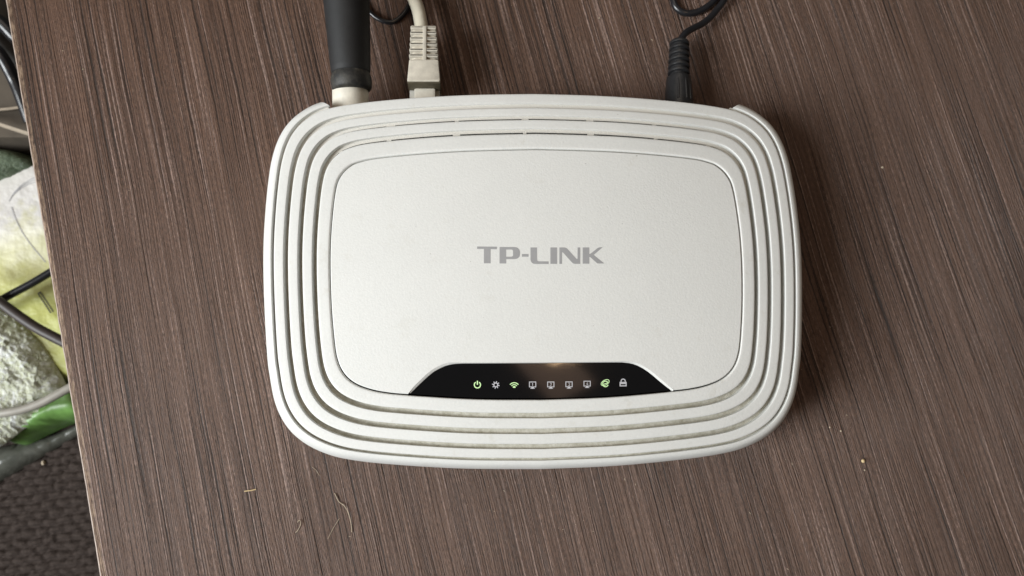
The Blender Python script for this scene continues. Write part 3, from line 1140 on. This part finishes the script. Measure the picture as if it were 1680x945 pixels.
for k, dx in enumerate((0, 4, 8)):
    drape(catmull([np.array(p) for p in pxs([(16 + dx * 0.6, 331 - dx * 1.2), (22 + dx * 0.6, 321 - dx), (33 + dx * 0.6, 311 - dx), (48 + dx * .5, 303 - dx), (66, 298 - dx)])], 5), 0.35, M_ARC, 'printed_arc')
drape(catmull([np.array(p) for p in pxs([(20, 340), (28, 362), (40, 385), (56, 408), (74, 430)])], 5), 0.4, M_ARC, 'printed_arc')
for (a, b) in (((63, 482), (84, 514)), ((67, 480), (88, 512))):
    drape(pxs([a, ((a[0] + b[0]) / 2, (a[1] + b[1]) / 2), b]), 0.5, M_INK, 'printed_line')
drape(pxs([(62.4, 482), (65, 481), (68, 479.5)]), 0.9, M_INK, 'printed_line')

# crinkled clear wrap over the packet's lower end
wrap = lump('clear_plastic_bag', [(-70, 480), (-20, 492), (25, 520), (62, 556), (92, 600), (112, 636), (112, 646), (84, 668), (40, 704), (-10, 738), (-70, 745), (-100, 620)], ZS + 26, 9, M_WRAP, None, 2.6, 0.15, 7, 1.7, 13, flat=True)
tag(wrap, 'shiny crinkled clear plastic bag below the desk edge above the green pack', 'plastic bag')
green = lump('green_pack', [(28, 716), (60, 690), (100, 655), (150, 620), (185, 680), (126, 694), (80, 714), (44, 730)], ZS + 4, 26, M_GREENP, None, 1.6, 0.03, 12, 3, 7)
tag(green, 'bright green pack showing under the clear plastic bag', 'pack')
film = lump('dark_plastic_film', [(-60, 824), (-10, 798), (40, 768), (80, 744), (112, 725), (170, 692), (165, 676), (110, 704), (70, 718), (20, 730), (-40, 738), (-80, 742)], ZS + 1, 9, M_FILM, None, 1.5, 0.03, 3, 3, 10)
tag(film, 'dark grey plastic film bag edge lying on the woven seat', 'plastic film')
gbag = lump('green_bag', [(-60, 250), (-10, 248), (30, 258), (70, 262), (110, 290), (60, 320), (10, 330), (-60, 335)], ZS + 3, 30, M_GREENBAG, None, 3, 0.05, 9, 3, 8)
tag(gbag, 'crumpled dull green bag between cardboard box and printed packet', 'bag')


def pbox(name, quad_px, z0, z1, mt, parent=None):
    P = [at(a, b, z1) for a, b in quad_px]
    V = [(p[0], p[1], z1) for p in P] + [(p[0], p[1], z0) for p in P]
    F = [(3, 2, 1, 0), (4, 5, 6, 7)] + [(i, (i + 1) % 4, 4 + (i + 1) % 4, 4 + i) for i in range(4)]
    o = mesh_obj(name, V, F, mt, parent, False)
    md = o.modifiers.new('bevel', 'BEVEL')
    md.width = 0.0008
    md.segments = 2
    return o


# open cardboard box with a flap, grey tin behind it
bx = empty('cardboard_box', tuple(at(0, 180, ZS)))
tag(bx, 'dusty brown cardboard box with pale torn edges below the desk at upper left', 'box')
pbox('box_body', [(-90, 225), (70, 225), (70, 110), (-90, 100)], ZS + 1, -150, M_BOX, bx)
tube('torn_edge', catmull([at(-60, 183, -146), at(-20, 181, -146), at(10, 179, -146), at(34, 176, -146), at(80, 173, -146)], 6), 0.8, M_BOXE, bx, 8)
fl = MB()
P = [at(-60, 182, -138), at(-5, 200, -138), at(38, 214, -138), at(80, 226, -138)]
Q = [at(-60, 190, -139), at(-5, 205, -139), at(38, 219, -139), at(80, 231, -139)]
Vf = [tuple(p) for p in P] + [tuple(q) for q in Q] + [(p[0], p[1], p[2] - 2) for p in P] + [(p[0], p[1], p[2] - 2) for p in Q]
fl.add(Vf, [(i + 1, i, 4 + i, 5 + i) for i in range(3)] + [(8 + i, 9 + i, 13 + i, 12 + i) for i in range(3)] + [(4 + i, 12 + i, 13 + i, 5 + i) for i in range(3)] + [(i + 1, 9 + i, 8 + i, i) for i in range(3)])
fl.build('flap', M_BOXE, bx)
tin = lump('grey_pouch', [(-60, -40), (40, -60), (60, 60), (30, 110), (-10, 100), (-60, 90)], ZS + 2, 45, M_GREY, None, 5, 0.03, 21, 4, 14)
tag(tin, 'grey crumpled pouch under the black cable at the upper left corner', 'pouch')


def ucable(pts, r, mt, label, name='cable'):
    o = tube(name, catmull([at(a, b, z) for a, b, z in pts], 8), r, mt, None, 14)
    tag(o, label, 'cable')


ucable([(-60, 10, -130), (-25, 22, -130), (-2, 34, -131), (11, 46, -132), (26, 62, -134), (60, 95, -140)], 3.6, M_CORD, 'upper black cable over the grey pouch in the upper left corner')
ucable([(-50, 60, -130), (-12, 78, -130), (3, 94, -131), (14, 112, -133), (24, 132, -136), (34, 156, -138), (50, 200, -142)], 3.4, M_CORD, 'lower black cable curving down across the cardboard box')
ucable([(-40, 512, -152), (-6, 496, -152), (22, 481, -152), (52, 465, -152), (82, 447, -152), (130, 418, -152)], 2.1, M_CORD, 'thin black cable crossing the printed packet towards the desk edge')
ucable([(-70, 455, -146), (-30, 474, -146), (0, 496, -146), (30, 518, -146), (60, 538, -146), (92, 555, -146), (150, 585, -147)], 2.7, M_BROWNC, 'thick brown black cable running over the top of the clear bag')
ucable([(-60, 686, -150), (-20, 681, -147), (10, 677, -146), (40, 671, -146), (70, 660, -146), (100, 644, -146), (140, 622, -147)], 2.2, M_TAN, 'grey cable lying across the clear plastic bag')
crumb(73, 759, 1.4, 'single whitish crumb on the dark woven seat', 31, M_LINT, ZS + 1.2, 0.8)
